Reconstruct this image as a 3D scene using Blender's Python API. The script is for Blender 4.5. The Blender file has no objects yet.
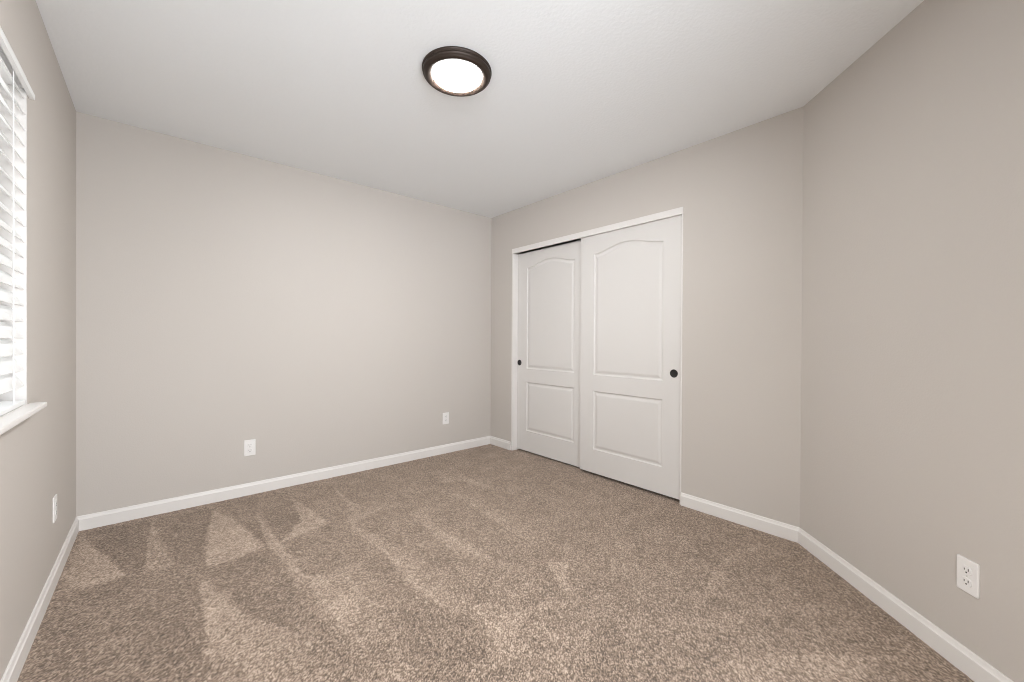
import bpy, bmesh, math, random
import numpy as np
from mathutils import Vector, Matrix

scene = bpy.context.scene
C = scene.collection
random.seed(7)

# ------------------------------------------------------------------ camera
cam_data = bpy.data.cameras.new('camera')
cam_data.sensor_fit = 'HORIZONTAL'
cam_data.sensor_width = 36.0
cam_data.lens = 403.36 / 1024.0 * 36.0
cam_data.clip_start = 0.02
cam = bpy.data.objects.new('camera', cam_data)
C.objects.link(cam)
_r = Vector((0.75210501, -0.65902147, 0.00536262))
_u = Vector((-0.000925479, 0.00708084, 0.999974502))
_f = Vector((0.65904264, 0.7520908, -0.00471563))
cam.matrix_world = Matrix(((_r.x, _u.x, -_f.x, 0.36123), (_r.y, _u.y, -_f.y, -3.43688),
                           (_r.z, _u.z, -_f.z, 1.13167), (0, 0, 0, 1)))
scene.camera = cam

# ------------------------------------------------------------------ light and exposure
LAMP_STRENGTH = 242.0
SKY_UP, SKY_MID, SKY_DOWN = 2.0, 1.9, 2.0
HALL_FILL_ENERGY, LOW_FILL_ENERGY = 46.0, 20.0
world = bpy.data.worlds.new('world'); scene.world = world
world.use_nodes = True
wn = world.node_tree.nodes; wl = world.node_tree.links
bg = wn['Background']
# bright hazy sky above, sunlit ground below the horizon
w_tc = wn.new('ShaderNodeTexCoord'); w_sep = wn.new('ShaderNodeSeparateXYZ')
w_ramp = wn.new('ShaderNodeValToRGB'); w_map = wn.new('ShaderNodeMapRange')
wl.new(w_tc.outputs['Generated'], w_sep.inputs[0]); wl.new(w_sep.outputs['Z'], w_map.inputs['Value'])
w_map.inputs['From Min'].default_value = -1; w_map.inputs['From Max'].default_value = 1
wl.new(w_map.outputs[0], w_ramp.inputs['Fac'])
for w_i, (w_pos, w_s, w_c) in enumerate(((0.40, SKY_DOWN, (1.0, 0.98, 0.95)), (0.43, SKY_MID, (0.97, 0.98, 1.0)),
                                          (0.60, SKY_MID, (0.94, 0.97, 1.0)), (0.65, SKY_UP, (0.90, 0.95, 1.0)))):
    w_e = w_ramp.color_ramp.elements[w_i] if w_i < 2 else w_ramp.color_ramp.elements.new(w_pos)
    w_e.position = w_pos
    w_e.color = (w_s * w_c[0], w_s * w_c[1], w_s * w_c[2], 1)
wl.new(w_ramp.outputs['Color'], bg.inputs['Color'])
bg.inputs['Strength'].default_value = 1.0

def area_light(name, loc, target, sx, sy, energy, color=(1, 1, 1)):
    d = bpy.data.lights.new(name, 'AREA'); d.shape = 'RECTANGLE'; d.size = sx; d.size_y = sy
    d.energy = energy; d.color = color
    o = bpy.data.objects.new(name, d); C.objects.link(o)
    o.location = loc
    o.rotation_euler = (Vector(target) - Vector(loc)).to_track_quat('-Z', 'Y').to_euler()
    return o
# unseen fill light added in the hall, shining through the doorway behind the camera
area_light('hall_fill', (0.95, -4.6, 1.3), (1.2, -2.0, 1.3), 0.8, 1.9, HALL_FILL_ENERGY, (0.91, 0.99, 1.09))
# second added fill, low in the doorway and facing the back wall
area_light('doorway_low_fill', (0.95, -3.96, 0.5), (0.95, 0.0, 0.5), 0.6, 0.6, LOW_FILL_ENERGY, (1.0, 1.0, 1.0))

# two fill lights added behind the camera to brighten the far corner and window wall
f1 = area_light('fill_corner', (0.3, -3.75, 2.1), (3.0, -0.1, 2.2), 0.4, 0.4, 5.4, (0.95, 0.99, 1.05))
f1.data.spread = math.radians(65)
f2 = area_light('fill_window', (1.6, -3.7, 1.4), (0.0, -0.8, 1.3), 0.4, 0.4, 2.8, (0.97, 0.99, 1.03))
f2.data.spread = math.radians(75)

scene.view_settings.view_transform = 'Standard'
scene.view_settings.look = 'None'
scene.view_settings.gamma = 1.0
scene.view_settings.exposure = 0.045
scene.view_settings.use_curve_mapping = False
scene.cycles.filter_width = 1.0

# ------------------------------------------------------------------ room measures (metres)
W, L, ANG, H = 3.0688, 2.8069, math.radians(45.0), 2.44
S = math.sqrt(0.5)
DIAG = 1.60
PA, PB, PC = (0.0, 0.0), (W, 0.0), (W, -L)
PD = (W - S * DIAG, -L - S * DIAG)
YR = PD[1]
PE = (0.0, YR)
TH = 0.12

# ------------------------------------------------------------------ materials
def nodes_of(m):
    m.use_nodes = True
    return m.node_tree.nodes, m.node_tree.links, m.node_tree.nodes['Principled BSDF']

def mat(name, color, rough=0.5, metal=0.0, bump=0.0, scale=200.0, detail=2.0, var=0.0, spec=0.5, dist=0.002):
    m = bpy.data.materials.new(name)
    n, l, p = nodes_of(m)
    p.inputs['Base Color'].default_value = (*color, 1)
    p.inputs['Roughness'].default_value = rough
    p.inputs['Metallic'].default_value = metal
    p.inputs['Specular IOR Level'].default_value = spec
    tc = n.new('ShaderNodeTexCoord')
    nt = n.new('ShaderNodeTexNoise')
    nt.inputs['Scale'].default_value = scale; nt.inputs['Detail'].default_value = detail
    l.new(tc.outputs['Object'], nt.inputs['Vector'])
    if bump:
        b = n.new('ShaderNodeBump'); b.inputs['Strength'].default_value = bump
        b.inputs['Distance'].default_value = dist
        l.new(nt.outputs['Fac'], b.inputs['Height']); l.new(b.outputs['Normal'], p.inputs['Normal'])
    if var:
        mx = n.new('ShaderNodeMixRGB'); mx.blend_type = 'MIX'
        mx.inputs['Color1'].default_value = (*[c * (1 - var) for c in color], 1)
        mx.inputs['Color2'].default_value = (*[min(1, c * (1 + var)) for c in color], 1)
        l.new(nt.outputs['Fac'], mx.inputs['Fac']); l.new(mx.outputs['Color'], p.inputs['Base Color'])
    return m

M_WALL = mat('wall_paint', (0.555, 0.515, 0.475), 0.6, bump=0.25, scale=140, detail=3, spec=0.3)
M_CEIL = mat('ceiling_paint', (0.860, 0.876, 0.885), 0.8, bump=0.5, scale=70, detail=4, spec=0.2, dist=0.003)
M_TRIM = mat('white_trim_paint', (0.755, 0.728, 0.70), 0.4, bump=0.03, scale=300)
M_DOOR = mat('white_door_paint', (0.675, 0.651, 0.626), 0.45, bump=0.04, scale=260)
M_PLATE = mat('white_outlet_plastic', (0.82, 0.80, 0.78), 0.3, bump=0.01)
M_SLOT = mat('dark_slot', (0.03, 0.028, 0.026), 0.6, bump=0.01)
M_BLACK = mat('matte_black_metal', (0.010, 0.009, 0.009), 0.6, metal=0.0, bump=0.03, scale=400)
M_BRONZE = mat('dark_bronze_metal', (0.034, 0.022, 0.016), 0.48, metal=0.45, bump=0.03, scale=400)
M_BLIND = mat('white_blind_slat', (0.84, 0.84, 0.83), 0.45, bump=0.03, scale=150)
M_VINYL = mat('white_window_vinyl', (0.85, 0.85, 0.85), 0.35, bump=0.01)
M_CORD = mat('white_cord', (0.85, 0.85, 0.84), 0.8, bump=0.2, scale=800)
M_SCREW = mat('painted_screw', (0.7, 0.68, 0.66), 0.35, metal=0.3, bump=0.01)
M_SLAB = mat('subfloor_concrete', (0.35, 0.33, 0.31), 0.9, bump=0.3, scale=40)

M_GLASS = bpy.data.materials.new('window_glass')
_n, _l, _p = nodes_of(M_GLASS)
_p.inputs['Base Color'].default_value = (1, 1, 1, 1)
_p.inputs['Roughness'].default_value = 0.0
_p.inputs['Transmission Weight'].default_value = 1.0
_p.inputs['IOR'].default_value = 1.02
_nt = _n.new('ShaderNodeTexNoise'); _nt.inputs['Scale'].default_value = 3
_b = _n.new('ShaderNodeBump'); _b.inputs['Strength'].default_value = 0.01
_l.new(_nt.outputs['Fac'], _b.inputs['Height']); _l.new(_b.outputs['Normal'], _p.inputs['Normal'])

M_LENS = bpy.data.materials.new('lit_diffuser')
_n, _l, _p = nodes_of(M_LENS)
_p.inputs['Base Color'].default_value = (0.9, 0.88, 0.84, 1)
_p.inputs['Emission Color'].default_value = (0.985, 0.99, 0.985, 1)
_p.inputs['Emission Strength'].default_value = LAMP_STRENGTH

M_CARPET = bpy.data.materials.new('cut_pile_carpet')
_n, _l, _p = nodes_of(M_CARPET)
_p.inputs['Roughness'].default_value = 0.95
_p.inputs['Specular IOR Level'].default_value = 0.1
_p.inputs['Sheen Weight'].default_value = 0.30
_p.inputs['Sheen Tint'].default_value = (1.0, 0.88, 0.79, 1)
_p.inputs['Sheen Roughness'].default_value = 0.6
_t = _n.new('ShaderNodeAttribute'); _t.attribute_name = 'tuft'
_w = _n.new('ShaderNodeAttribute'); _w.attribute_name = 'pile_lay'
_r1 = _n.new('ShaderNodeValToRGB')
_e = _r1.color_ramp.elements
_e[0].position = 0.0; _e[0].color = (0.085, 0.060, 0.042, 1)
_e[1].position = 1.0; _e[1].color = (0.61, 0.483, 0.383, 1)
_e2 = _e.new(0.45); _e2.color = (0.258, 0.189, 0.140, 1)
_nz = _n.new('ShaderNodeTexNoise'); _nz.inputs['Scale'].default_value = 260; _nz.inputs['Detail'].default_value = 2
_tc = _n.new('ShaderNodeTexCoord'); _l.new(_tc.outputs['Object'], _nz.inputs['Vector'])
def _math(op, a, b):
    m = _n.new('ShaderNodeMath'); m.operation = op
    for i, v in enumerate((a, b)):
        if isinstance(v, (int, float)): m.inputs[i].default_value = v
        else: _l.new(v, m.inputs[i])
    return m.outputs[0]
_v = _math('MULTIPLY', _math('SUBTRACT', _nz.outputs['Fac'], 0.5), 0.5)
_v = _math('ADD', _v, _t.outputs['Fac'])
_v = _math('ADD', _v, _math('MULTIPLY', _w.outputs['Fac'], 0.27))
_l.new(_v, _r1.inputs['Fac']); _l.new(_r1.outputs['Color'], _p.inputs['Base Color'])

# ------------------------------------------------------------------ mesh helpers
def link_mesh(name, bm, m, parent=None, smooth=False, kind=None, loc=None):
    bmesh.ops.recalc_face_normals(bm, faces=bm.faces[:])
    me = bpy.data.meshes.new(name)
    bm.to_mesh(me); bm.free()
    me.materials.append(m)
    if smooth:
        for p in me.polygons: p.use_smooth = True
    o = bpy.data.objects.new(name, me)
    C.objects.link(o)
    if parent: o.parent = parent
    if kind: o['kind'] = kind
    if loc: o.location = loc
    return o

def thing(name, label, cat, loc=(0, 0, 0), rotz=0.0, group=None):
    o = bpy.data.objects.new(name, None)
    o.empty_display_size = 0.05
    C.objects.link(o)
    o.location = loc; o.rotation_euler = (0, 0, rotz)
    o['label'] = label; o['category'] = cat
    if group: o['group'] = group
    return o

def add_box(bm, lo, hi, bevel=0.0, seg=2):
    x0, y0, z0 = lo; x1, y1, z1 = hi
    v = [bm.verts.new(p) for p in ((x0, y0, z0), (x1, y0, z0), (x1, y1, z0), (x0, y1, z0),
                                   (x0, y0, z1), (x1, y0, z1), (x1, y1, z1), (x0, y1, z1))]
    fs = [bm.faces.new([v[i] for i in q]) for q in
          ((3, 2, 1, 0), (4, 5, 6, 7), (0, 1, 5, 4), (1, 2, 6, 5), (2, 3, 7, 6), (3, 0, 4, 7))]
    if bevel:
        es = list({e for f in fs for e in f.edges})
        bmesh.ops.bevel(bm, geom=es, offset=bevel, segments=seg, profile=0.5, affect='EDGES')

def add_lathe(bm, prof, n=48, axis='Z', cap=True):
    """prof: (radius, height) pairs, spun round z (or x)"""
    rings = []
    for r, h in prof:
        ring = []
        for k in range(n):
            a = 2 * math.pi * k / n
            p = (r * math.cos(a), r * math.sin(a), h)
            if axis == 'X': p = (h, r * math.cos(a), r * math.sin(a))
            ring.append(bm.verts.new(p))
        rings.append(ring)
    for a, b in zip(rings, rings[1:]):
        for k in range(n):
            bm.faces.new((a[k], a[(k + 1) % n], b[(k + 1) % n], b[k]))
    if cap:
        bm.faces.new(rings[0]); bm.faces.new(rings[-1][::-1])

def add_tube(bm, pts, r, n=8):
    rings = []
    for i, p in enumerate(pts):
        a = Vector(pts[max(i - 1, 0)]); b = Vector(pts[min(i + 1, len(pts) - 1)])
        d = (b - a).normalized()
        s = d.cross(Vector((0.3, 0.9, 0.1))).normalized(); t = d.cross(s)
        rings.append([bm.verts.new(Vector(p) + s * r * math.cos(2 * math.pi * k / n) + t * r * math.sin(2 * math.pi * k / n))
                      for k in range(n)])
    for a, b in zip(rings, rings[1:]):
        for k in range(n):
            bm.faces.new((a[k], a[(k + 1) % n], b[(k + 1) % n], b[k]))
    bm.faces.new(rings[0]); bm.faces.new(rings[-1][::-1])

def wall(name, p0, p1, outward, holes=(), z0=-0.03, z1=H + 0.02, th=TH, ext0=0.0, ext1=0.0):
    """one wall from p0 to p1 (its room face), thickness outward; holes are (s0, s1, z0, z1) along it"""
    p0 = Vector((*p0, 0)); p1 = Vector((*p1, 0)); d = (p1 - p0); ln = d.length; d.normalize()
    o = Vector((*outward, 0)).normalized() * th
    ss = sorted({-ext0, ln + ext1, *[h[0] for h in holes], *[h[1] for h in holes]})
    zs = sorted({z0, z1, *[h[2] for h in holes], *[h[3] for h in holes]})
    bm = bmesh.new()
    V = {}
    def vert(i, j, k):
        if (i, j, k) not in V:
            V[i, j, k] = bm.verts.new(p0 + d * ss[i] + Vector((0, 0, zs[j])) + (o if k else Vector()))
        return V[i, j, k]
    def solid(i, j):
        if not (0 <= i < len(ss) - 1 and 0 <= j < len(zs) - 1): return False
        cs, cz = (ss[i] + ss[i + 1]) / 2, (zs[j] + zs[j + 1]) / 2
        return not any(h[0] < cs < h[1] and h[2] < cz < h[3] for h in holes)
    for i in range(len(ss) - 1):
        for j in range(len(zs) - 1):
            if not solid(i, j): continue
            for k in (0, 1):
                bm.faces.new((vert(i, j, k), vert(i + 1, j, k), vert(i + 1, j + 1, k), vert(i, j + 1, k)))
            if not solid(i - 1, j): bm.faces.new((vert(i, j, 0), vert(i, j + 1, 0), vert(i, j + 1, 1), vert(i, j, 1)))
            if not solid(i + 1, j): bm.faces.new((vert(i + 1, j, 0), vert(i + 1, j + 1, 0), vert(i + 1, j + 1, 1), vert(i + 1, j, 1)))
            if not solid(i, j - 1): bm.faces.new((vert(i, j, 0), vert(i + 1, j, 0), vert(i + 1, j, 1), vert(i, j, 1)))
            if not solid(i, j + 1): bm.faces.new((vert(i, j + 1, 0), vert(i + 1, j + 1, 0), vert(i + 1, j + 1, 1), vert(i, j + 1, 1)))
    return link_mesh(name, bm, M_WALL, kind='structure')

# ------------------------------------------------------------------ room shell
OY0, OY1, OZ1 = -0.342, -2.123, 2.047          # closet opening in the wall x = W
WY0, WY1, WZ0, WZ1 = -1.162, -2.68, 0.872, 2.075  # window opening in the wall x = 0
wall('wall_back', PA, PB, (0, 1), ext0=TH, ext1=TH)
wall('wall_left', PA, PE, (-1, 0), holes=[(-WY0, -WY1, WZ0, WZ1)], ext1=TH)
wall('wall_closet', PB, PC, (1, 0), holes=[(-OY0, -OY1, -0.03, OZ1)])
wall('wall_right', PC, PD, (S, -S), ext0=0.05)
DOOR_X0, DOOR_X1 = 0.42, 1.42                  # open doorway in the rear wall, behind the camera
wall('wall_rear', PE, PD, (0, -1), holes=[(DOOR_X0, DOOR_X1, -0.03, 2.05)], ext0=TH, ext1=0.05)
# hallway beyond the doorway
HY = YR - TH
wall('wall_hall_left', (-0.25, HY), (-0.25, HY - 1.2), (-1, 0))
wall('wall_hall_right', (2.3, HY), (2.3, HY - 1.2), (1, 0))
wall('wall_hall_end', (-0.25, HY - 1.2), (2.3, HY - 1.2), (0, -1), ext0=TH, ext1=TH)
# closet interior
CX = W + TH
wall('wall_closet_rear', (CX + 0.6, 0.05), (CX + 0.6, -2.5), (1, 0))
wall('wall_closet_side', (CX, -0.05), (CX + 0.6, -0.05), (0, 1))
wall('wall_closet_end', (CX, -2.45), (CX + 0.6, -2.45), (0, -1))

bm = bmesh.new(); add_box(bm, (-0.5, HY - 1.4, H), (CX + 0.8, 0.2, H + 0.12))
link_mesh('ceiling', bm, M_CEIL, kind='structure')
bm = bmesh.new(); add_box(bm, (-0.5, HY - 1.4, -0.16), (CX + 0.8, 0.2, -0.03))
link_mesh('floor_slab', bm, M_SLAB, kind='structure')

# carpet: a fine tufted surface; pile_lay says which way the vacuum left the pile lying
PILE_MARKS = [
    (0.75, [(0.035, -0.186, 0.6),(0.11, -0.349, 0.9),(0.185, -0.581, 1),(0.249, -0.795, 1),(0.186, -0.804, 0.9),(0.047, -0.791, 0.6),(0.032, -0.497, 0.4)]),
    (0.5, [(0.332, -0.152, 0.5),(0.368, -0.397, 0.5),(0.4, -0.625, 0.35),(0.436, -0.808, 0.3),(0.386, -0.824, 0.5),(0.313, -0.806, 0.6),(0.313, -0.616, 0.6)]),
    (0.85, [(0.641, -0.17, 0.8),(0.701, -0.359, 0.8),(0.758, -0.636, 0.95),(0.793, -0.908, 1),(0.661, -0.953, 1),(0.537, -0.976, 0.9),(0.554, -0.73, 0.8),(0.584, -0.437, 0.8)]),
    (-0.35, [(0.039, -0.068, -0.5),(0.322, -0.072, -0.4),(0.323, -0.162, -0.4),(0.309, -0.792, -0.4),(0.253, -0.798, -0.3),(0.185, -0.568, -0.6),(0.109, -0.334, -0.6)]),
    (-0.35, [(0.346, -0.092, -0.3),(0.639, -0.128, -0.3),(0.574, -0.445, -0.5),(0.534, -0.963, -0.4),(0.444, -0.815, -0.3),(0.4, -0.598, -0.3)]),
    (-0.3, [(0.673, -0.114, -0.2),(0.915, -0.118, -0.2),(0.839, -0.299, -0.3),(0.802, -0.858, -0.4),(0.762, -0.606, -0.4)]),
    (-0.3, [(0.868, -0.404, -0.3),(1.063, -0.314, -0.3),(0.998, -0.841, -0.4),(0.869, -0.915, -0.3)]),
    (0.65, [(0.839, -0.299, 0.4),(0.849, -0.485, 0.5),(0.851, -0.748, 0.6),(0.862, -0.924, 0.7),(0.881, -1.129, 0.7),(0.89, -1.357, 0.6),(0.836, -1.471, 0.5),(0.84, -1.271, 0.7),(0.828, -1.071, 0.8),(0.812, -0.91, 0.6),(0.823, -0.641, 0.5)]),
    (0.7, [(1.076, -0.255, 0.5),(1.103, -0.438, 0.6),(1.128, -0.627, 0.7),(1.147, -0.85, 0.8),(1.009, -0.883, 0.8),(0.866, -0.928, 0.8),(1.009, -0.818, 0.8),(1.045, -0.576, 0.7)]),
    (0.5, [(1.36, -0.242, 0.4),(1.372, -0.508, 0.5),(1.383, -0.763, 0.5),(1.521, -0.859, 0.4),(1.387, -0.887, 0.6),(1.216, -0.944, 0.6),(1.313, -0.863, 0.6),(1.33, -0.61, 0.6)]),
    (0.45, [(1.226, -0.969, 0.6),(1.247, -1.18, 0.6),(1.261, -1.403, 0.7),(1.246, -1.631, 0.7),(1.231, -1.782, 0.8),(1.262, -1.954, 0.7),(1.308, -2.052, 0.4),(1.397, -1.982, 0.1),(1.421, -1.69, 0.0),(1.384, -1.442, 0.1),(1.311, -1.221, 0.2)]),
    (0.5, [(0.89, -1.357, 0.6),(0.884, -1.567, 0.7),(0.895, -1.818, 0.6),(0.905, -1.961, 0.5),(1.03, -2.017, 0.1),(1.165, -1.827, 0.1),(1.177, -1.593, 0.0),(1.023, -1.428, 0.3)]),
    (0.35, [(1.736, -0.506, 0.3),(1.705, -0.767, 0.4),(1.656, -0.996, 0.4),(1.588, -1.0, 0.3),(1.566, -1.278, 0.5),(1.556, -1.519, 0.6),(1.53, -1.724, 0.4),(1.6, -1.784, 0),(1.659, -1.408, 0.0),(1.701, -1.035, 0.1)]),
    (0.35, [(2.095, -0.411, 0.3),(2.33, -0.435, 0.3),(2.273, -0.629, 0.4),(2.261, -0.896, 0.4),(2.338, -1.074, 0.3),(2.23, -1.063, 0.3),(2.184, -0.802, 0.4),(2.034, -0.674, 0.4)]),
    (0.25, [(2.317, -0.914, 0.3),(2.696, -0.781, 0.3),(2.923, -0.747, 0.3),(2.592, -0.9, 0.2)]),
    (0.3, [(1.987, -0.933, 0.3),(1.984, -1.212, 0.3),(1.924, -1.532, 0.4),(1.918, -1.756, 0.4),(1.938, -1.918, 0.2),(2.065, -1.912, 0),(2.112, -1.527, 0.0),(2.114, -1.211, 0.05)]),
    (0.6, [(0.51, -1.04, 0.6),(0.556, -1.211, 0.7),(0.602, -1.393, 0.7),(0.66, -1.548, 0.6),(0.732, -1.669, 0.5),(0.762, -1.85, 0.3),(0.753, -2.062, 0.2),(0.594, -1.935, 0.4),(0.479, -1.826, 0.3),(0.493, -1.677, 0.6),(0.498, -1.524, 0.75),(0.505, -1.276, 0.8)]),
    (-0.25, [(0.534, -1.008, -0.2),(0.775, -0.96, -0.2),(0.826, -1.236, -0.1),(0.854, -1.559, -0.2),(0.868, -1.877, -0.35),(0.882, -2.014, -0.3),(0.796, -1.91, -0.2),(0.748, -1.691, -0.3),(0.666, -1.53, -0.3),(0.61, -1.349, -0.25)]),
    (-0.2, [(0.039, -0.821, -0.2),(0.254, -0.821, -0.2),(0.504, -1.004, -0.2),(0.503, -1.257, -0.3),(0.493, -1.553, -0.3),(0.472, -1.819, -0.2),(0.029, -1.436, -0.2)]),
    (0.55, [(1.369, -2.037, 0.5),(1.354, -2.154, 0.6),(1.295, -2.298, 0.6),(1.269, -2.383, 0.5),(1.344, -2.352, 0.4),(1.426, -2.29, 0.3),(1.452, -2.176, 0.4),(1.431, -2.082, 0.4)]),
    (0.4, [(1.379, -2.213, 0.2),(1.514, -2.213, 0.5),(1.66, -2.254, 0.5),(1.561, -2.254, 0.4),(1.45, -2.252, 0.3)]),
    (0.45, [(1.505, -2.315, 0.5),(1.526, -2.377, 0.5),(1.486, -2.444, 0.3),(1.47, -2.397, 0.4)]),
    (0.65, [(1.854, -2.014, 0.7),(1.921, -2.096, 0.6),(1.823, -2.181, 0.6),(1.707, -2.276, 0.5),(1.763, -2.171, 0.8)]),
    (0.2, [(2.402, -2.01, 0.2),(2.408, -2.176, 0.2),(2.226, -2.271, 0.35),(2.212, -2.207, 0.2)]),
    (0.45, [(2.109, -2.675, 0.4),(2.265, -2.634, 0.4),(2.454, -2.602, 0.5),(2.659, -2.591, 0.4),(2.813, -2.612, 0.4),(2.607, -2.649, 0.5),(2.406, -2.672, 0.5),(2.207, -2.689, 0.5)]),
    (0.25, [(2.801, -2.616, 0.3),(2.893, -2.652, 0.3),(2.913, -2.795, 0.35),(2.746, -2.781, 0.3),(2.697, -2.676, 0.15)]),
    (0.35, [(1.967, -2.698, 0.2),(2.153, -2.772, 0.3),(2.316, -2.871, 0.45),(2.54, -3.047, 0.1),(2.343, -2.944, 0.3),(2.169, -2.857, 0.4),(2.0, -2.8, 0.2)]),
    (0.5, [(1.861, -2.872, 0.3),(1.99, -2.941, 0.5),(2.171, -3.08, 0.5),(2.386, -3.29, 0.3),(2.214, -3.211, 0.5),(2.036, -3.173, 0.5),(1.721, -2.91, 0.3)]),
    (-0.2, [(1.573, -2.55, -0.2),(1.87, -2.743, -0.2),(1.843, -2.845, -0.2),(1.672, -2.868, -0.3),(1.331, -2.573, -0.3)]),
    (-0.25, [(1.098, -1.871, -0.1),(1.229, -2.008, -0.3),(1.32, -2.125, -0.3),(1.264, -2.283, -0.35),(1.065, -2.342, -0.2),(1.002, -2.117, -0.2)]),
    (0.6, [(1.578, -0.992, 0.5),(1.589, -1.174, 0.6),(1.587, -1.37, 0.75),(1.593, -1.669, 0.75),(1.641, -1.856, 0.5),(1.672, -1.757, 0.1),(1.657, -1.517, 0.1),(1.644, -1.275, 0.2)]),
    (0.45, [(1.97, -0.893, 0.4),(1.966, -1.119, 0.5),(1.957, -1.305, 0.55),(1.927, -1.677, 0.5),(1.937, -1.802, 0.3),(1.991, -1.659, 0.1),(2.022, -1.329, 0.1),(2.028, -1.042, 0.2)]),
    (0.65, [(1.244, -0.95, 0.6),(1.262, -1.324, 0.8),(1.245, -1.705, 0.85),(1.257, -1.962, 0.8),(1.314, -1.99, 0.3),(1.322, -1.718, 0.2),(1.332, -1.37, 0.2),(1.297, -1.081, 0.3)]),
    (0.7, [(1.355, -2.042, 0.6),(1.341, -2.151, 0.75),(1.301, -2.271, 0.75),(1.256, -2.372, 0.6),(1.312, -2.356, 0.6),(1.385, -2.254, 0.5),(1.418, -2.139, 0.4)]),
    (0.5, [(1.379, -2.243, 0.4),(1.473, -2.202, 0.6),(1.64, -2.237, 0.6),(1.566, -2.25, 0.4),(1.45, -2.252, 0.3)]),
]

def build_carpet():
    st = 0.0042
    x0, x1, y0, y1 = -0.02, CX + 0.6, HY - 0.05, 0.02
    nx, ny = int((x1 - x0) / st) + 1, int((y1 - y0) / st) + 1
    rng = np.random.default_rng(5)
    X, Y = np.meshgrid(x0 + st * np.arange(nx), y0 + st * np.arange(ny))
    def smooth(a, k):
        for _ in range(k):
            a = (a + np.roll(a, 1, 0) + np.roll(a, -1, 0)) / 3
            a = (a + np.roll(a, 1, 1) + np.roll(a, -1, 1)) / 3
        return a
    lay = np.zeros_like(X)
    wob = smooth(rng.standard_normal(X.shape), 3); wob = wob / wob.std() * 0.004
    wob2 = smooth(rng.standard_normal(X.shape), 3); wob2 = wob2 / wob2.std() * 0.004
    QX, QY = X + wob, Y + wob2
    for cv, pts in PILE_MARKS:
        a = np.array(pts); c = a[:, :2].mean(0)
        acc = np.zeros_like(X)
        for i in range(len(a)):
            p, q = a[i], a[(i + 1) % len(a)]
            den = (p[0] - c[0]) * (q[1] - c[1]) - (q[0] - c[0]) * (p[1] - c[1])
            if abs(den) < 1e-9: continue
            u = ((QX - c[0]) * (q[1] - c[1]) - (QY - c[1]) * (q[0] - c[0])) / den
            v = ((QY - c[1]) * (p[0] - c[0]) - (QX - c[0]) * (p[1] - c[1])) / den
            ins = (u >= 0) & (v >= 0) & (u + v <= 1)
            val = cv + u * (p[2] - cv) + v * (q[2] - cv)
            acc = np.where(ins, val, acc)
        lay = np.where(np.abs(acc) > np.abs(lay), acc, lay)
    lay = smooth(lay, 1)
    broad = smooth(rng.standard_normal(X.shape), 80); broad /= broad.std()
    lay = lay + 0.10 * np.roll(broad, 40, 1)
    r = rng.random(X.shape)
    clump = smooth(rng.standard_normal(X.shape), 1); clump /= clump.std()
    tuft = np.clip(0.42 + 0.92 * (r - 0.5) + 0.05 * clump - 0.40 * (rng.random(X.shape) < 0.09), 0, 1)
    Z = -0.002 + 0.0005 * clump + 0.0022 * (r - 0.5)
    VX = X + (rng.random(X.shape) - 0.5) * st * 0.7
    VY = Y + (rng.random(X.shape) - 0.5) * st * 0.7
    co = np.stack([VX, VY, Z], -1).reshape(-1, 3)
    idx = np.arange(nx * ny).reshape(ny, nx)
    quads = np.stack([idx[:-1, :-1], idx[:-1, 1:], idx[1:, 1:], idx[1:, :-1]], -1)
    mx, my = X[:-1, :-1], Y[:-1, :-1]
    keep = ((mx - W) * S - (my + L) * S < 0.03) | ((my > -2.5) & (mx > W - 0.02))     # inside the cut-off corner
    quads = quads[keep]
    used = np.unique(quads); remap = np.full(nx * ny, -1); remap[used] = np.arange(len(used))
    quads = remap[quads]; co = co[used]
    me = bpy.data.meshes.new('floor')
    me.vertices.add(len(co)); me.vertices.foreach_set('co', co.astype(np.float32).ravel())
    nf = len(quads)
    me.loops.add(nf * 4); me.loops.foreach_set('vertex_index', quads.astype(np.int32).ravel())
    me.polygons.add(nf)
    me.polygons.foreach_set('loop_start', np.arange(0, nf * 4, 4, dtype=np.int32))
    me.polygons.foreach_set('loop_total', np.full(nf, 4, dtype=np.int32))
    me.polygons.foreach_set('use_smooth', np.ones(nf, dtype=bool))
    for nm, arr in (('tuft', tuft), ('pile_lay', lay)):
        at = me.attributes.new(nm, 'FLOAT', 'POINT')
        at.data.foreach_set('value', arr.reshape(-1)[used].astype(np.float32))
    me.update(); me.validate()
    me.materials.append(M_CARPET)
    o = bpy.data.objects.new('floor', me); C.objects.link(o); o['kind'] = 'structure'
build_carpet()

# ------------------------------------------------------------------ baseboards
BASE_PROF = [(0.0, 0.083), (0.0035, 0.083), (0.006, 0.0805), (0.0075, 0.073), (0.0095, 0.067), (0.0125, 0.063), (0.0125, -0.028), (0.0, -0.028)]
def baseboard(name, p0, p1, inward, m0=0.0, m1=0.0):
    """m0 / m1: mitre, how far the end moves along the run per metre of depth"""
    a = Vector((*p0, 0)); b = Vector((*p1, 0)); d = (b - a).normalized(); n = Vector((*inward, 0)).normalized()
    bm = bmesh.new(); ends = []
    for p, m, s in ((a, m0, 1), (b, m1, -1)):
        ends.append([bm.verts.new(p + n * (t + 0.0002) + d * (s * m * t) + Vector((0, 0, z))) for t, z in BASE_PROF])
    k = len(BASE_PROF)
    for i in range(k):
        bm.faces.new((ends[0][i], ends[0][(i + 1) % k], ends[1][(i + 1) % k], ends[1][i]))
    bm.faces.new(ends[0]); bm.faces.new(ends[1][::-1])
    return link_mesh(name, bm, M_TRIM, kind='structure')
T8 = math.tan(ANG / 2)
baseboard('baseboard_back', PA, PB, (0, -1), 1, 1)
baseboard('baseboard_left', PA, PE, (1, 0), 1.2, 1)
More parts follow.
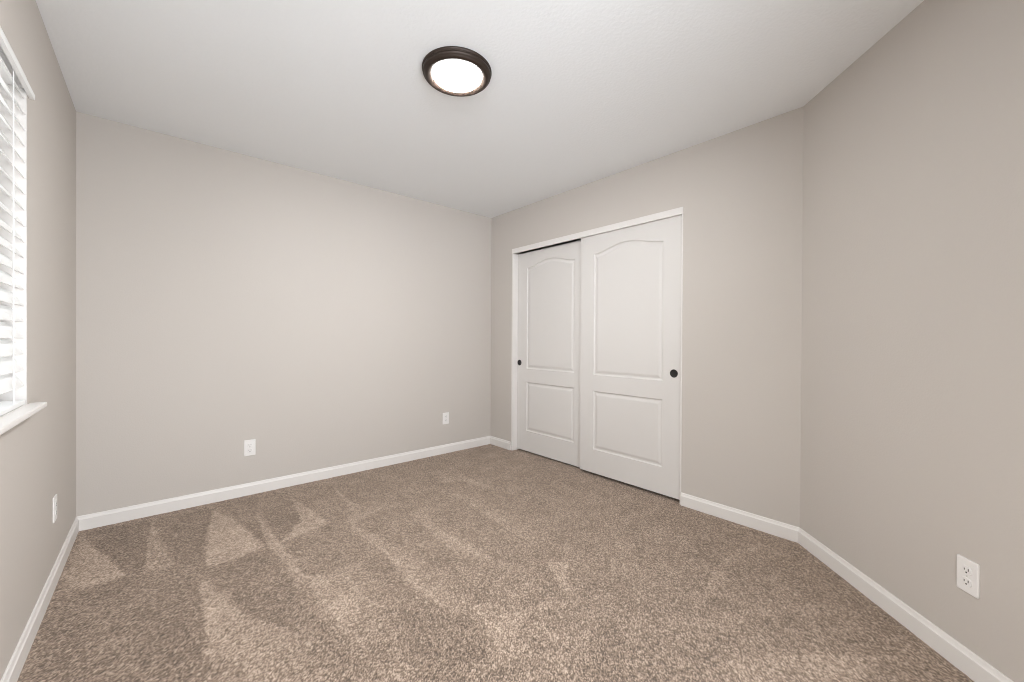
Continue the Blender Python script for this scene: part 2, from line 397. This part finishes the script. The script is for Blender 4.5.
baseboard('baseboard_closet_left', PB, (W, OY0 + 0.004), (-1, 0), 1, 0)
baseboard('baseboard_closet_right', (W, OY1 - 0.002), PC, (-1, 0), 0, T8)
baseboard('baseboard_right', PC, PD, (-S, S), T8, T8)
baseboard('baseboard_rear', PE, (DOOR_X0, YR), (0, 1), 1, 0)
baseboard('baseboard_rear_right', (DOOR_X1, YR), PD, (0, 1), 0, -1)

# ------------------------------------------------------------------ closet jamb (white boards lining the opening)
JT = 0.019
FASC = 1.999
bm = bmesh.new()
add_box(bm, (W - 0.0025, OY0 - JT, -0.03), (W + TH, OY0, FASC), 0.0012, 1)
add_box(bm, (W - 0.0025, OY1, -0.03), (W + TH, OY1 + 0.010, FASC), 0.0012, 1)
link_mesh('trim_1', bm, M_TRIM, kind='structure')
bm = bmesh.new()
add_box(bm, (W - 0.0025, OY1, FASC), (W + 0.013, OY0, OZ1), 0.0012, 1)
add_box(bm, (W + 0.013, OY1, OZ1 - 0.012), (W + TH, OY0, OZ1))
link_mesh('trim_2', bm, M_TRIM, kind='structure')

# ------------------------------------------------------------------ sliding doors, moulded with an arched and a square panel
DW = 0.892
def panel_outline(w, z0, z1, rise):
    """closed outline (y, z), counter-clockwise; the top is an ogee arch when rise > 0"""
    pts = [(-w / 2, z0), (w / 2, z0)]
    if rise:
        n = 28
        for i in range(n + 1):
            t = i / n                                   # right to left
            y = w / 2 - w * t
            s = 0.5 - 0.5 * math.cos(2 * math.pi * t)   # bell curve with flat ends
            pts.append((y, z1 + rise * s ** 0.85))
    else:
        pts += [(w / 2, z1), (-w / 2, z1)]
    return pts

def inset(pts, d):
    n = len(pts); out = []
    for i in range(n):
        p, q, r = Vector(pts[i - 1]), Vector(pts[i]), Vector(pts[(i + 1) % n])
        e1 = (q - p).normalized(); e2 = (r - q).normalized()
        n1 = Vector((-e1.y, e1.x)); n2 = Vector((-e2.y, e2.x))
        b = n1 + n2
        out.append(q + b * (d / max(0.3, b.dot(n1))))
    return [tuple(o) for o in out]

def door_slab(name, yc, xf, z0, z1, th, label):
    bm = bmesh.new()
    hw = DW / 2
    def V(y, z, x): return bm.verts.new((x, y, z))
    # the room side is -x; local x = 0 is the face
    outer = [V(-hw, z0, 0.0), V(hw, z0, 0.0), V(hw, z1, 0.0), V(-hw, z1, 0.0)]
    back = [V(-hw, z0, th), V(hw, z0, th), V(hw, z1, th), V(-hw, z1, th)]
    es = [bm.edges.new((outer[i], outer[(i + 1) % 4])) for i in range(4)]
    steps = [(0.0, 0.0), (0.0025, 0.004), (0.006, 0.0075), (0.010, 0.0085), (0.017, 0.0085), (0.024, 0.006), (0.034, 0.0025), (0.040, 0.002)]
    for (w, a, b, rise) in ((0.612, 0.838, 1.843, 0.055), (0.612, 0.216, 0.703, 0.0)):
        base = panel_outline(w, a, b, rise)
        prev = None
        for d, x in steps:
            ring = [V(y, z, x) for y, z in inset(base, d)]
            if prev is None:
                es += [bm.edges.new((ring[i], ring[(i + 1) % len(ring)])) for i in range(len(ring))]
            else:
                k = len(ring)
                for i in range(k):
                    bm.faces.new((prev[i], prev[(i + 1) % k], ring[(i + 1) % k], ring[i]))
            prev = ring
        bm.faces.new(prev)
    bmesh.ops.triangle_fill(bm, edges=es, use_beauty=True, use_dissolve=False)
    for i in range(4):
        bm.faces.new((outer[i], outer[(i + 1) % 4], back[(i + 1) % 4], back[i]))
    bm.faces.new(back)
    # triangle_fill also fills the panels: keep only the faces round them
    kill = []
    for f in bm.faces:
        c = f.calc_center_median()
        if len(f.verts) == 3 and all(abs(v.co.x) < 1e-6 for v in f.verts):
            for (w, a, b, rise) in ((0.612, 0.838, 1.843, 0.055), (0.612, 0.216, 0.703, 0.0)):
                top = b
                if rise:
                    t = (w / 2 - c.y) / w
                    top = b + rise * max(0.0, 0.5 - 0.5 * math.cos(2 * math.pi * t)) ** 0.85
                if abs(c.y) < w / 2 - 1e-4 and a + 1e-4 < c.z < top - 1e-4: kill.append(f)
    bmesh.ops.delete(bm, geom=kill, context='FACES_ONLY')
    o = link_mesh(name, bm, M_DOOR, kind='structure', loc=(xf, yc, 0))
    o['label'] = label
    return o

def finger_pull(parent, y, z):
    bm = bmesh.new()
    add_lathe(bm, [(0.0285, 0.0), (0.0290, -0.0015), (0.0280, -0.0032), (0.0245, -0.0036), (0.0225, -0.0026), (0.0205, -0.0008), (0.012, -0.0004), (0.004, -0.0004)], 40, 'X')
    o = link_mesh('finger_pull', bm, M_BLACK, parent, True, loc=(0, y, z))
    o['label'] = 'round flush black finger pull'
YB, YF = OY0 - JT - DW / 2, OY1 + 0.012 + DW / 2
d1 = door_slab('door_1', YB, W + 0.062, 0.014, 1.997, 0.035, 'white arched two-panel closet door sliding behind the other, by the corner')
d2 = door_slab('door_2', YF, W + 0.018, 0.021, 2.012, 0.035, 'white arched two-panel closet door sliding in front, nearer the angled wall')
finger_pull(d1, -0.396 - YB, 0.893)
finger_pull(d2, -2.056 - YF, 0.896)

# ------------------------------------------------------------------ outlets
def rounded(bm, w, h, d0, d1, r, n=6, flat=None):
    """a rounded plate in the y-z plane from depth d0 (wall) to d1 (front, towards -x)"""
    pts = []
    for cx, cy, a0 in ((w / 2 - r, h / 2 - r, 0), (-w / 2 + r, h / 2 - r, 90), (-w / 2 + r, -h / 2 + r, 180), (w / 2 - r, -h / 2 + r, 270)):
        for k in range(n + 1):
            a = math.radians(a0 + 90 * k / n)
            pts.append((cx + r * math.cos(a), cy + r * math.sin(a)))
    e = min(0.0025, abs(d1 - d0) * 0.6)
    rings = []
    for s, d in ((0, d0), (0, d1 - e), (e * 0.3, d1 - e * 0.3), (e, d1)):
        fx, fy = (w - 2 * s) / w, (h - 2 * s) / h
        rings.append([bm.verts.new((-d, y * fx, z * fy)) for y, z in pts])
    k = len(pts)
    for a, b in zip(rings, rings[1:]):
        for i in range(k): bm.faces.new((a[i], a[(i + 1) % k], b[(i + 1) % k], b[i]))
    bm.faces.new(rings[0]); bm.faces.new(rings[-1][::-1])

def make_outlet(label):
    t = thing('wall_outlet', label, 'outlet', group='duplex wall outlets')
    bm = bmesh.new(); rounded(bm, 0.070, 0.1145, 0.0003, 0.0058, 0.004); link_mesh('cover_plate', bm, M_PLATE, t)
    for s in (1, -1):
        bm = bmesh.new()
        rounded(bm, 0.034, 0.029, 0.0052, 0.0074, 0.0125)
        r = link_mesh('receptacle', bm, M_PLATE, t, loc=(0, 0, s * 0.0195))
        for y, hh in ((-0.0064, 0.0085), (0.0064, 0.0070)):
            bm = bmesh.new(); add_box(bm, (-0.0079, y - 0.0012, -0.001), (-0.0072, y + 0.0012, -0.001 + hh))
            link_mesh('slot', bm, M_SLOT, r)
        bm = bmesh.new(); add_lathe(bm, [(0.0027, -0.0072), (0.0027, -0.0079)], 16, 'X')
        link_mesh('ground_hole', bm, M_SLOT, r, loc=(0, 0, -0.0072))
    bm = bmesh.new(); add_lathe(bm, [(0.0032, -0.0055), (0.0032, -0.0064), (0.0020, -0.0070)], 16, 'X')
    link_mesh('screw', bm, M_SCREW, t)
    return t

def copy_tree(o, parent=None):
    c = o.copy(); C.objects.link(c); c.parent = parent
    for ch in list(o.children): copy_tree(ch, c)
    return c
# local -x faces into the room
spots = [((0.858, 0.0, 0.337), -math.pi * 1.5, 'white duplex outlet on the back wall, nearer the window wall'),
         ((2.503, 0.0, 0.343), -math.pi * 1.5, 'white duplex outlet on the back wall, nearer the closet corner'),
         ((W - S * 0.887, -L - S * 0.887, 0.331), -math.pi / 4, 'white duplex outlet on the angled right wall above the baseboard'),
         ((0.0, -0.655, 0.340), math.pi, 'white outlet seen edge-on on the window wall below the sill')]
proto = make_outlet(spots[0][2])
outs = [proto] + [copy_tree(proto) for _ in spots[1:]]
for o, (loc, rz, lab) in zip(outs, spots):
    o.location = loc; o.rotation_euler = (0, 0, rz); o['label'] = lab

# ------------------------------------------------------------------ ceiling light
lamp = thing('ceiling_light', 'round dark bronze flush ceiling light with a glowing white lens', 'ceiling light', (1.455, -1.772, H))
bm = bmesh.new()
add_lathe(bm, [(0.150, -0.0003), (0.165, -0.0003), (0.168, -0.004), (0.168, -0.0095), (0.1645, -0.0135), (0.1625, -0.0145), (0.1625, -0.0165),
               (0.1640, -0.0175), (0.1640, -0.0235), (0.1595, -0.0300), (0.1575, -0.0305), (0.1565, -0.0325), (0.1510, -0.0372), (0.1460, -0.0398),
               (0.1420, -0.0403), (0.1375, -0.0398), (0.1120, -0.0362), (0.1106, -0.020)], 96, cap=False)
link_mesh('bezel', bm, M_BRONZE, lamp, True)['label'] = 'dark bronze stepped bezel'
bm = bmesh.new()
add_lathe(bm, [(0.1104, -0.022), (0.1104, -0.0370), (0.106, -0.0418), (0.094, -0.0458), (0.07, -0.0492), (0.03, -0.0512), (0.004, -0.0515)], 96)
link_mesh('lens', bm, M_LENS, lamp, True)['label'] = 'glowing white lens'

# ------------------------------------------------------------------ window
SZ = SZ0 = 0.886
win = bpy.data.objects.new('window_1', None); C.objects.link(win); win['kind'] = 'structure'
bm = bmesh.new()
fx0, fx1 = -0.118, -0.088
fw_ = 0.045
def frame_boxes(bm, ya, yb, za, zb, t, x0, x1):
    add_box(bm, (x0, ya, za), (x1, yb, za + t), 0.003, 1); add_box(bm, (x0, ya, zb - t), (x1, yb, zb), 0.003, 1)
    add_box(bm, (x0, ya, za + t), (x1, ya + t, zb - t), 0.003, 1); add_box(bm, (x0, yb - t, za + t), (x1, yb, zb - t), 0.003, 1)
frame_boxes(bm, WY1, WY0, WZ0, WZ1, fw_, fx0, fx1)
f = link_mesh('window_frame', bm, M_VINYL, win, kind='structure')
ym = (WY0 + WY1) / 2
bm = bmesh.new(); frame_boxes(bm, ym - 0.02, WY0 - fw_, WZ0 + fw_, WZ1 - fw_, 0.035, -0.108, -0.092)
link_mesh('window_sash', bm, M_VINYL, win, kind='structure')
bm = bmesh.new(); frame_boxes(bm, WY1 + fw_, ym + 0.02, WZ0 + fw_, WZ1 - fw_, 0.035, -0.1175, -0.1085)
link_mesh('window_sash', bm, M_VINYL, win, kind='structure')
bm = bmesh.new(); add_box(bm, (-0.102, ym + 0.01, WZ0 + fw_ + 0.03), (-0.098, WY0 - fw_ - 0.03, WZ1 - fw_ - 0.03))
link_mesh('window_pane', bm, M_GLASS, win, kind='structure')
bm = bmesh.new(); add_box(bm, (-0.115, WY1 + fw_ + 0.03, WZ0 + fw_ + 0.03), (-0.111, ym - 0.01, WZ1 - fw_ - 0.03))
link_mesh('window_pane', bm, M_GLASS, win, kind='structure')
# white liner boards on the sides and head of the opening
bm = bmesh.new()
add_box(bm, (-0.088, WY0 - 0.006, SZ0), (-0.0005, WY0 - 0.0003, WZ1 - 0.0003))
add_box(bm, (-0.088, WY1 + 0.0003, SZ0), (-0.0005, WY1 + 0.006, WZ1 - 0.0003))
add_box(bm, (-0.088, WY1 + 0.006, WZ1 - 0.006), (-0.0005, WY0 - 0.006, WZ1 - 0.0003))
link_mesh('window_liner', bm, M_TRIM, win, kind='structure')
# sill board with a nosing and horns
bm = bmesh.new()
add_box(bm, (0.0003, WY1 - 0.032, SZ - 0.02), (0.045, WY0 + 0.032, SZ), 0.005, 2)
add_box(bm, (-0.088, WY1 + 0.0005, WZ0), (0.004, WY0 - 0.0005, SZ), 0.0)
link_mesh('window_sill', bm, M_TRIM, win, kind='structure')

# ------------------------------------------------------------------ blind
blind = thing('window_blind', 'white wide-slat blind tilted half shut in the window above the sill', 'blind', (0, ym, SZ))
def bl(name, bm, m, smooth=False): return link_mesh(name, bm, m, blind, smooth)
hwid = (WY0 - WY1) / 2 - 0.006
bm = bmesh.new(); add_box(bm, (-0.058, -hwid + 0.004, WZ1 - SZ - 0.047), (-0.002, hwid - 0.004, WZ1 - SZ - 0.002), 0.002, 1)
bl('headrail', bm, M_BLIND)
# valance: thin board with a bottom lip, ends cut at a slant
bm = bmesh.new()
vprof = [(0.0005, 0.0), (0.013, 0.0), (0.0145, 0.004), (0.0145, 0.018), (0.0105, 0.022), (0.006, 0.036), (0.003, 0.046), (0.0005, 0.048)]
VZ = 2.012 - SZ
ends = [[bm.verts.new((x, s * (hwid + 0.040 - max(0, z - 0.02) * 1.1), VZ + z)) for x, z in vprof] for s in (-1, 1)]
k = len(vprof)
for i in range(k): bm.faces.new((ends[0][i], ends[0][(i + 1) % k], ends[1][(i + 1) % k], ends[1][i]))
bm.faces.new(ends[0]); bm.faces.new(ends[1][::-1])
bl('valance', bm, M_BLIND)
TILT = math.radians(57); SLW = 0.0635; XC = -0.021
PITCH = 0.0575
def slat_bm(w, t=0.0028):
    bm = bmesh.new(); n = 8
    def sect(y):
        top, bot = [], []
        for i in range(n + 1):
            s = (i / n - 0.5) * w
            crown = 0.0022 * (1 - (2 * s / w) ** 2)
            top.append(bm.verts.new((s, y, crown + t / 2))); bot.append(bm.verts.new((s, y, crown - t / 2)))
        return top + bot[::-1]
    a, b = sect(-hwid + 0.010), sect(hwid - 0.010)
    k = len(a)
    for i in range(k): bm.faces.new((a[i], a[(i + 1) % k], b[(i + 1) % k], b[i]))
    bm.faces.new(a); bm.faces.new(b[::-1])
    return bm
zt = WZ1 - SZ - 0.060
nsl = int((zt - 0.045) / PITCH) + 1
s0 = None
for i in range(nsl):
    z = zt - i * PITCH
    if s0 is None:
        s0 = bl('slat', slat_bm(SLW), M_BLIND); o = s0
    else:
        o = s0.copy(); C.objects.link(o); o.parent = blind
    o.location = (XC, 0, z); o.rotation_euler = (0, TILT, 0)
bm = bmesh.new(); add_box(bm, (XC - 0.036, -hwid + 0.016, 0.001), (XC + 0.020, hwid - 0.016, 0.017), 0.003, 2)
bl('bottom_rail', bm, M_BLIND)
fx = SLW / 2 * math.cos(TILT) + 0.002
for y in (hwid - 0.165, 0.0, -hwid + 0.165):
    bm = bmesh.new()
    add_tube(bm, [(XC + fx, y, 0.016), (XC + fx, y, WZ1 - SZ - 0.047)], 0.0016, 6)
    add_tube(bm, [(XC - fx, y, 0.016), (XC - fx, y, WZ1 - SZ - 0.047)], 0.0016, 6)
    bl('ladder_cord', bm, M_CORD)
